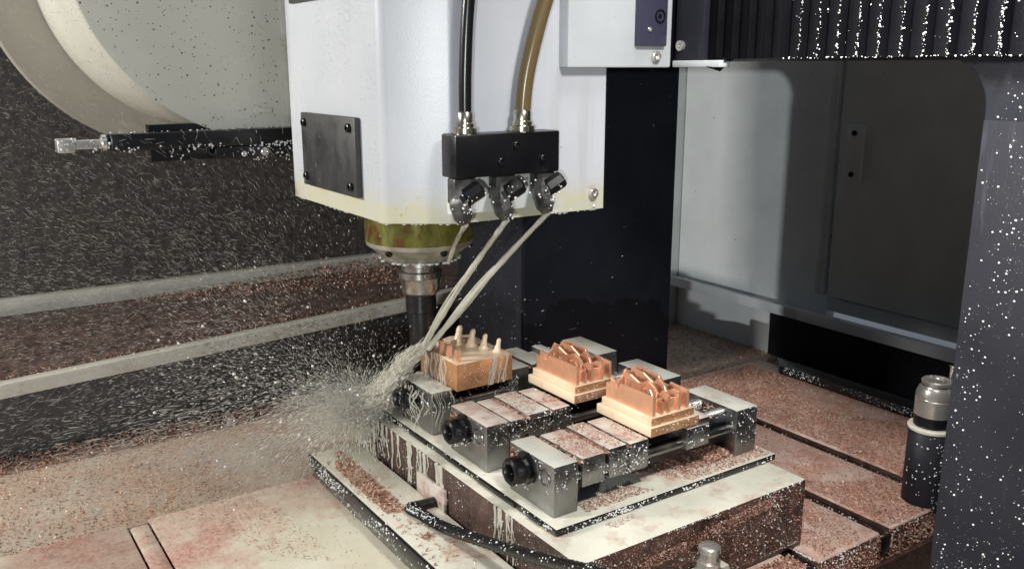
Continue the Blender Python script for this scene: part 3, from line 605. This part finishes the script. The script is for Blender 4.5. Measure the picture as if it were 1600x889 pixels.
# ================================================================ COPPER ELECTRODES
def strip(bm, fx, ft, fz, y0, y1, z0, n=22):                       # fin running along y: centre x, thickness, top height as functions of t
    rows = []
    for k in range(n+1):
        t = k/n; y = y0+(y1-y0)*t; x, w, z = fx(t), ft(t)/2, fz(t)
        rows.append([bm.verts.new(p) for p in ((x-w, y, z0), (x-w, y, z-.001), (x-w*.55, y, z), (x+w*.55, y, z), (x+w, y, z-.001), (x+w, y, z0))])
    for a, b in zip(rows, rows[1:]):
        for i in range(5): bm.faces.new((a[i], a[i+1], b[i+1], b[i]))
    bm.faces.new(rows[0]); bm.faces.new(rows[-1][::-1])
def electrode(label, x0, x1, y0, y1, pale, ph):
    e = thing('copper_electrode', label, 'electrode', ((x0+x1)/2, (y0+y1)/2, -.858), 'finned copper electrodes clamped in the vises')
    for (i, z0, z1) in ((0, -.857, -.834), (.009, -.8335, -.814)):
        bm = B(); box(bm, x0+i, x1-i, y0+i, y1-i, z0, z1, .0015)
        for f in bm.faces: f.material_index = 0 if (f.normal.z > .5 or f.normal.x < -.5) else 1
        obj('base_plate' if i == 0 else 'step_plate', bm, ['copper_pale', 'copper_wet'], e)
    a, b, c, d, z = x0+.018, x1-.022, y0+.016, y1-.014, -.8135; L = b-a; top = -.764
    def pl(pts):                                                   # piecewise linear profile
        xs, ys = zip(*pts); return lambda t: float(np.interp(t, xs, ys))
    r_ = random.Random(int(ph*100)); j_ = lambda a_: r_.uniform(-a_, a_)
    def fin(x, th, hts, bend, y0_=c, y1_=d):
        bm = B(); strip(bm, pl([(i/(len(bend)-1), x+v_) for i, v_ in enumerate(bend)]), lambda t: th, pl([(p_, top+v_+j_(.0015)) for p_, v_ in hts]), y0_, y1_, z, 40); obj('fin', bm, 'copper', e, smooth=False)
    fin(a+.005, .009, [(0, 0), (.70, 0), (.705, -.014), (.80, -.014), (.82, -.002), (.9, .006), (.93, -.012), (1, -.012)], [0, 0])
    fin(a+L*.27, .007, [(0, -.020), (.2, -.020), (.30, -.004), (.42, -.024), (.6, -.024), (.66, -.002), (.74, -.028), (1, -.028)], [0, .004, .012, .004, -.004, .002])
    fin(a+L*.48, .008, [(0, -.006), (.16, -.002), (.28, -.022), (.38, -.010), (.52, .004), (.66, -.008), (.8, .010), (1, .004)], [-.004, .002, .012, .010, -.004, .0])
    fin(a+L*.72, .008, [(0, -.003), (.12, -.001), (.22, -.018), (.30, -.004), (.48, .006), (.60, -.012), (.75, .010), (1, .012)], [.002, -.004, .008, .012, .0, .002])
    fin(b-.004, .008, [(0, -.004), (.35, -.002), (.36, -.014), (.52, -.010), (.6, .004), (1, .006)], [0, 0, .002, 0])
    bm = B(); prism(bm, [(a+L*.30, d-.006, z), (b, d-.006, z), (b, d-.006, top+.004), (a+L*.80, d-.006, top+.013), (a+L*.66, d-.006, top+.002), (a+L*.52, d-.006, top+.012), (a+L*.40, d-.006, top-.010), (a+L*.30, d-.006, top-.018)], (0, .007, 0)); obj('web', bm, 'copper', e, smooth=False)
    for fx, fy, w_ in ((.30, .12, .012), (.60, .04, .010), (.85, .30, .013), (.60, .55, .012)):
        x, y = a+L*fx, c+(d-c)*fy; obj('rib', box(B(), x-L*.12, x+L*.12, y, y+.006, z, top-.012-w_*.5, .0008), 'copper', e)
    for k, (fx, fy) in enumerate(((.36, .20), (.14, .86), (.17, .70))):
        x, y = a+L*fx, c+(d-c)*fy; obj('spike', lathe(B(), (x, y, z), (0, 0, 1), [(0, .008), (.02, .006), (.036+.008*(k % 3), .002), (.040+.008*(k % 3), .0005)], 7, False), 'copper', e)
    drops_on(e, [(60, (x0+.004, y0-.0006, -.855), (x1-x0-.008, 0, 0), (0, 0, .02), (0, -1, 0)), (26, (x0+.012, y0+.0085, -.832), (x1-x0-.02, 0, 0), (0, 0, .016), (0, -1, 0))], r=(.0006, .002), power=2)
    return e
electrode('orange finned copper electrode on stepped plates, in the vise nearest the camera', 1.388, 1.548, 1.468, 1.672, 1, .3)
electrode('finned copper electrode in the middle vise, behind the nearest one', 1.372, 1.532, 1.744, 1.955, 1, 1.1)
e1 = thing('copper_block', 'solid copper electrode block with pegs being milled under the coolant jets', 'electrode', (1.26, 2.11, -.862))
bm = B(); box(bm, 1.170, 1.354, 2.008, 2.215, -.862, -.785, .0025)
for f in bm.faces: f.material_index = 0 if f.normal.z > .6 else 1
obj('body', bm, ['copper_pale', 'copper_wet'], e1)
for x, y, hh in ((1.186, 2.165, .040), (1.187, 2.120, .040), (1.188, 2.078, .038), (1.190, 2.035, .034)):
    obj('peg', box(B(), x-.0065, x+.0065, y-.0055, y+.0055, -.786, -.785+hh, .001), 'copper', e1)
for x, y, s_ in ((1.272, 2.178, 1.15), (1.295, 2.140, 1.05), (1.312, 2.098, .9), (1.33, 2.052, .8)):
    bm = B(); lathe(bm, (x, y, -.786), (0, 0, 1), [(0, .020*s_), (.008*s_, .013*s_), (.022*s_, .0095*s_), (.030*s_, .008*s_), (.036*s_, .0085*s_), (.043*s_, .0075*s_), (.047*s_, .004*s_)], 10)
    for v_ in bm.verts: v_.co.x += .22*(v_.co.z+.786)
    obj('peg', bm, 'copper_pale', e1)
bm = B(); prism(bm, [(1.20, 2.20, -.786), (1.34, 2.20, -.786), (1.33, 2.20, -.772), (1.26, 2.20, -.766), (1.22, 2.20, -.774)], (0, -.03, -.004)); obj('ridge', bm, 'copper_pale', e1)
bm = B()
for k in range(16):
    x = random.choice([1.29, 1.30, 1.335, 1.325])+random.gauss(0, .005); ph = random.uniform(0, 6)
    tube(bm, [(x-.006*j*.3-.002*math.sin(j+ph), 2.0065, -.784-.078*j/8) for j in range(9)], [random.uniform(.001, .0026)]*9, 5)
for k in range(9):
    y = 2.03+.17*random.random(); ph = random.uniform(0, 6); tube(bm, [(1.1682, y+.005*math.sin(j+ph), -.784-.075*j/8) for j in range(9)], [random.uniform(.0015, .0035)]*9, 5)
obj('coolant_runs', bm, 'sheet', e1, kind='stuff')
drops_on(e1, [(120, (1.175, 2.0075, -.858), (.17, 0, 0), (0, 0, .07), (0, -1, 0)), (50, (1.1695, 2.02, -.858), (0, .18, 0), (0, 0, .07), (-1, 0, 0))], r=(.0006, .002), power=2)

# ================================================================ SMALL FITTINGS ON THE TABLE
ts = thing('tool_setter', 'cylindrical tool setter with bright steel cap and dark base beside column', 'tool setter', (2.262, 1.275, ZT))
c0 = (2.262, 1.275, ZT)
obj('base', lathe(B(), c0, (0, 0, 1), [(0.002, .060), (.21, .060), (.214, .057)], 40), 'navy', ts)
obj('ring', lathe(B(), (2.262, 1.275, -.969), (0, 0, 1), [(0, .052), (.001, .063), (.008, .064), (.012, .060), (.012, .05)], 40), 'rail', ts)
obj('neck', lathe(B(), (2.262, 1.275, -.958), (0, 0, 1), [(0, .050), (.03, .050)], 40), 'black', ts)
cp = obj('cap', lathe(B(), (2.262, 1.275, -.929), (0, 0, 1), [(0, .047), (.003, .051), (.050, .051), (.052, .049), (.054, .051), (.064, .051), (.080, .045), (.081, .039), (.086, .036), (.090, .036), (.092, .040), (.100, .040), (.103, .037), (.103, .032), (.098, .031), (.098, .0001)], 40, False), 'screw', ts)
obj('pin', tube(B(), [(2.305, 1.262, -.86), (2.308, 1.262, -.80), (2.309, 1.262, -.793)], [.006, .006, .010], 10), 'screw', ts)
drops_on(ts, [(60, (2.19, 1.214, -1.17), (.12, 0, 0), (0, 0, .19), (-.4, -1, 0))], r=(.001, .003))
P = np.array([(2.262+.0605*math.cos(a), 1.275+.0605*math.sin(a), z) for a, z in zip(rng.uniform(2.6, 6, 60), rng.uniform(-1.16, -.975, 60))]); V, F = blobs(P, P-np.array([2.262, 1.275, 0])*np.array([1, 1, 0])-np.array([0, 0, 1])*P[:, 2:3], rng.uniform(.001, .003, 60)); mesh_np('droplets', V, F, 'drop', ts, smooth=True)
st = thing('clamp_stud', 'bright clamp stud with stacked nut in front of the block', 'clamp', (1.318, 1.2, -1.1))
bm = B(); lathe(bm, (1.318, 1.2, -1.06), (0, 0, 1), [(0, .034), (.012, .034), (.016, .026), (.034, .026), (.038, .020), (.052, .020)], 6); obj('nut', bm, 'screw', st)
obj('stud', lathe(B(), (1.318, 1.2, -1.008), (0, 0, 1), [(-.2, .018), (0, .018), (.004, .024), (.016, .024), (.020, .018)], 20), 'screw', st)
cb = thing('step_clamp', 'chip-covered step clamp at the bottom edge before the block', 'clamp', (1.46, 1.2, -1.2))
obj('foot', capmats(box(B(), 1.36, 1.60, 1.10, 1.225, -1.27, -1.19, .006)), ['film_table', 'block_front'], cb)
obj('bridge', capmats(box(B(), 1.22, 1.345, 1.12, 1.225, -1.16, -1.085, .006)), ['film_table', 'block_front'], cb)
chips_on(cb, [(900, (1.37, 1.11, -1.189), (.22, 0, 0), (0, .11, 0), .004, None)])
cbl = thing('armoured_cable', 'black spiral-wrapped cable running forward from the block elbow', 'cable', (.95, 1.8, -1.1))
path = spline([(.985, 1.897, -1.105), (.960, 1.895, -1.10), (.966, 1.84, -1.096), (.98, 1.74, -1.093), (1.005, 1.5, -1.043), (.99, 1.25, -.958), (.93, 1.0, -.842)], 26)
bm = B(); tube(bm, path, [.0125+.0026*(i % 2) for i in range(len(path))], 12); obj('sheath', bm, 'blackrub', cbl)
n = 420; idx = rng.integers(4, len(path)-2, n); P = np.array([path[i] for i in idx]); Nn = unit(np.stack([rng.normal(-.5, .5, n), rng.normal(-.3, .4, n), rng.uniform(.1, 1, n)], 1)); V, F = blobs(P+Nn*.0140, Nn, .0009+.0024*rng.uniform(0, 1, n)**2); mesh_np('droplets', V, F, 'drop', cbl, smooth=True)

# ================================================================ COOLANT
TIP = Vector((1.135, 2.13, -.755))
labs = ['short pale coolant jet from the left nozzle striking the spindle nose', 'long coolant jet from the middle nozzle to the cutter', 'long coolant jet from the right nozzle to the cutter']
ends = [Vector((1.155, 2.015, -.50)), TIP.copy(), TIP+Vector((.012, -.01, -.006))]
for i in range(3):
    a, b = NZ[i], ends[i]; bm = B(); n = 40
    pts = [a.lerp(b, k/n)+Vector((0, 0, .010*math.sin(math.pi*k/n))) for k in range(n+1)]
    tube(bm, pts, [(.0062+.0006*math.sin(k*.45+i)+.0004*math.sin(k*1.7+2*i))*(1+(.45*k/n if i else -.15*k/n)) for k in range(n+1)], 14)
    if i:
        for f in range(2):
            ph = random.uniform(0, 6.3); m0 = random.randint(0, 20); q = []
            for k in range(m0, n+1): dd = .006+.005*k/n; q.append(pts[k]+Vector((math.cos(ph+k*.12)*dd, math.sin(ph+k*.10)*dd, math.sin(ph*2+k*.15)*dd*.6)))
            tube(bm, q, [random.uniform(.0008, .0020)]*len(q), 6)
    props(obj('coolant_jet', bm, 'jet', None, tuple(a)), labs[i], 'coolant jet', 'coolant jets from the manifold')
# the merged stream running on over the rear vise to the block's far left corner
C1 = Vector((1.052, 2.205, -.885)); C2 = Vector((1.026, 2.325, -1.000))
cs = thing('coolant_stream', 'merged milky coolant stream running down from the cutter over the rear vise', 'coolant stream', tuple(TIP))
bm = B(); g3 = lambda s_: Vector((random.gauss(0, s_), random.gauss(0, s_), random.gauss(0, s_*.8)))
for k in range(9):
    q = spline([TIP+g3(.003), TIP.lerp(C1, .5)+g3(.006)+Vector((0, 0, .008)), C1+g3(.012), C1.lerp(C2, .6)+g3(.016), C2+g3(.02)], 6)
    r0 = random.uniform(.006, .011); nq = len(q); tube(bm, q, [r0*(1.0+.35*j/nq)*(1+.12*math.sin(j*.9+k)) for j in range(nq)], 8)
obj('core', bm, 'sheet', cs, kind='stuff')
cen = np.array([tuple(v) for v in spline([TIP, TIP.lerp(C1, .5)+Vector((0, 0, .008)), C1, C1.lerp(C2, .6), C2], 20)]); n = 9000
ii = rng.integers(1, len(cen)-1, n); f_ = ii/len(cen); P = cen[ii]+rng.normal(0, 1, (n, 3))*(.007+.024*f_**1.3)[:, None]; D = cen[ii+1]-cen[ii-1]; D = unit(D)+rng.normal(0, .16, (n, 3))*(0.3+f_[:, None])
V, F = streaks(P, D, rng.uniform(.010, .034, n), .0004+.0013*rng.uniform(0, 1, n)**3); mesh_np('filaments', V, F, 'drip', cs)
n = 15000; D = unit(rng.normal(0, 1, (n, 3))*np.array([.8, .8, .55])+np.array([-.60, .15, .20])); r = rng.exponential(.105, n); P = np.array(tuple(C2))+np.array([0, 0, .012])+D*r[:, None]; P[:, 2] -= 1.2*r**2
k = (P[:, 2] > -1.10) & ~((P[:, 0] > 1.04) & (P[:, 1] < 2.305) & (P[:, 2] < -.985)); P, D, r = P[k], D[k], r[k]; D[:, 2] -= 2.4*r
bm = B()
for k_ in range(130):
    c = C2+Vector((random.gauss(0, .016), random.gauss(0, .022), random.gauss(.008, .012))); d = Vector((random.gauss(-.5, .7), random.gauss(.1, .7), random.gauss(.25, .45))).normalized(); l = random.uniform(.025, .10)
    q = [c+d*l*j/6+Vector((random.gauss(0, .0012), random.gauss(0, .0012), -.55*l*(j/6)**2)) for j in range(7)]; r0 = random.uniform(.0006, .0019); tube(bm, q, [r0*(1.2-.9*j/6)*(1+.25*math.sin(j*2+k_)) for j in range(7)], 5)
for k_ in range(60):                                                # runs falling from the burst down the block's far end
    y = random.uniform(2.25, 2.42); ph = random.uniform(0, 6); z1 = random.uniform(.05, .15); q = [(1.036-random.random()*.004, y+.006*math.sin(ph+j*.9)*j/8, -1.0-z1*j/8) for j in range(9)]; r0 = random.uniform(.0006, .0016); tube(bm, q, [r0]*9, 5)
props(obj('coolant_strands', bm, 'drip', None, tuple(C2), kind='stuff'), 'stringy cream coolant strands springing from the splash and running down', 'splash')
V, F = streaks(P, D+rng.normal(0, .15, D.shape), rng.uniform(.003, .022, len(P)), .0003+.0013*rng.uniform(0, 1, len(P))**4)
props(mesh_np('coolant_splash', V, F, 'drip', None, tuple(C2)), 'milky coolant splash bursting at the far left corner of the block', 'splash')
# fine mist hanging round the burst
mm = bpy.data.materials.new('coolant_mist'); mm.use_nodes = True; nt = mm.node_tree; nt.nodes.remove(nt.nodes['Principled BSDF'])
pv = nt.nodes.new('ShaderNodeVolumePrincipled'); pv.inputs['Color'].default_value = (.99, .98, .94, 1); nt.links.new(pv.outputs[0], nt.nodes['Material Output'].inputs['Volume'])
tc = nt.nodes.new('ShaderNodeTexCoord'); gr = nt.nodes.new('ShaderNodeTexGradient'); gr.gradient_type = 'SPHERICAL'; mpp = nt.nodes.new('ShaderNodeMapping'); mpp.inputs['Scale'].default_value = (1/(.26*K), 1/(.17*K), 1/(.115*K))
nt.links.new(tc.outputs['Object'], mpp.inputs[0]); nt.links.new(mpp.outputs[0], gr.inputs[0])
nz = nt.nodes.new('ShaderNodeTexNoise'); nz.inputs['Scale'].default_value = 45; nz.inputs['Detail'].default_value = 3; nt.links.new(tc.outputs['Object'], nz.inputs['Vector'])
m1 = nt.nodes.new('ShaderNodeMath'); m1.operation = 'POWER'; m1.inputs[1].default_value = 1.6; nt.links.new(gr.outputs['Fac'], m1.inputs[0])
m2 = nt.nodes.new('ShaderNodeMapRange'); m2.inputs[1].default_value = .35; m2.inputs[2].default_value = .68; m2.inputs[3].default_value = .25; m2.inputs[4].default_value = 1.6; nt.links.new(nz.outputs[0], m2.inputs[0])
m3 = nt.nodes.new('ShaderNodeMath'); m3.operation = 'MULTIPLY'; nt.links.new(m1.outputs[0], m3.inputs[0]); nt.links.new(m2.outputs[0], m3.inputs[1])
m4 = nt.nodes.new('ShaderNodeMath'); m4.operation = 'MULTIPLY'; m4.inputs[1].default_value = 13.; nt.links.new(m3.outputs[0], m4.inputs[0]); nt.links.new(m4.outputs[0], pv.inputs['Density'])
MT['mist'] = mm; mc = (.985, 2.30, -.945)
bm = B(); bmesh.ops.create_icosphere(bm, subdivisions=3, radius=1.0)
for v_ in bm.verts: v_.co = Vector((mc[0]+v_.co.x*.26, mc[1]+v_.co.y*.17, mc[2]+v_.co.z*.115))
props(obj('coolant_mist', bm, 'mist', None, mc, kind='stuff'), 'pale coolant mist hanging round the splash at the block corner', 'mist')
# flying spray
def spray(n, lo, hi, src, spread, L, R, jit=.38):
    D = unit(rng.normal(0, 1, (n, 3))*np.array(spread)+np.array([-.75, .45, .12])); r = lo+(hi-lo)*rng.uniform(0, 1, n)**.8
    P = np.array(src)+D*r[:, None]; P[:, 2] -= .10*r**2
    Dv = D.copy(); Dv[:, 2] -= .22*r; Dv += rng.normal(0, jit, (n, 3))
    k = (P[:, 1] < 3.55) & (P[:, 2] > -1.19) & (P[:, 0] > -.6) & (P[:, 1] > 2.0); k &= ~((P[:, 1] > 3.03) & (P[:, 2] < -.9))
    P, Dv = P[k], Dv[k]; m = len(P)
    return streaks(P, Dv, rng.uniform(*L, m), R[0]+(R[1]-R[0])*rng.uniform(0, 1, m)**4)
parts = [spray(10000, .15, 1.9, (1.05, 2.25, -.9), (.55, .7, .42), (.006, .018), (.0003, .0009), .16), spray(4500, .03, .70, (1.04, 2.27, -.95), (.7, .7, .5), (.004, .014), (.0005, .0024), .14), spray(26000, .35, 2.3, (1.1, 2.25, -.75), (.5, .6, .5), (.008, .030), (.0002, .00045)),
   spray(5000, .0, .30, (1.04, 2.25, -.95), (.8, .8, .6), (.002, .008), (.0003, .0012))]
n = 1500; P = np.stack([rng.uniform(.25, 1.0, n), rng.uniform(2.25, 2.75, n), rng.uniform(-1.17, -.98, n)], 1); parts.append(streaks(P, P-np.array([1.10, 2.36, -.90])+rng.normal(0, .05, (n, 3)), rng.uniform(.02, .055, n), .0003+.0005*rng.uniform(0, 1, n)**2))
Vs, Fs, k = [], [], 0
for V, F in parts: Vs.append(V); Fs.append(F+k); k += len(V)
props(mesh_np('coolant_spray', np.concatenate(Vs), np.concatenate(Fs), 'spray', None, (.6, 2.6, -.8)), 'fine flying coolant droplets filling the air left of the cutter', 'spray')
n = 230; D = unit(rng.normal(0, 1, (n, 3))*np.array([.6, .6, .35])+np.array([-.5, .4, .1])); P = np.array([1.03, 2.28, -.9])+D*rng.uniform(.05, .6, n)[:, None]
gr_ = .0014+.0036*rng.uniform(0, 1, n)**2.5; V, F = streaks(P, D, gr_*2.6, gr_); props(mesh_np('coolant_globules', V, F, 'drop', None, (.9, 2.4, -.8), smooth=True), 'larger white coolant globules thrown off the splash', 'spray')
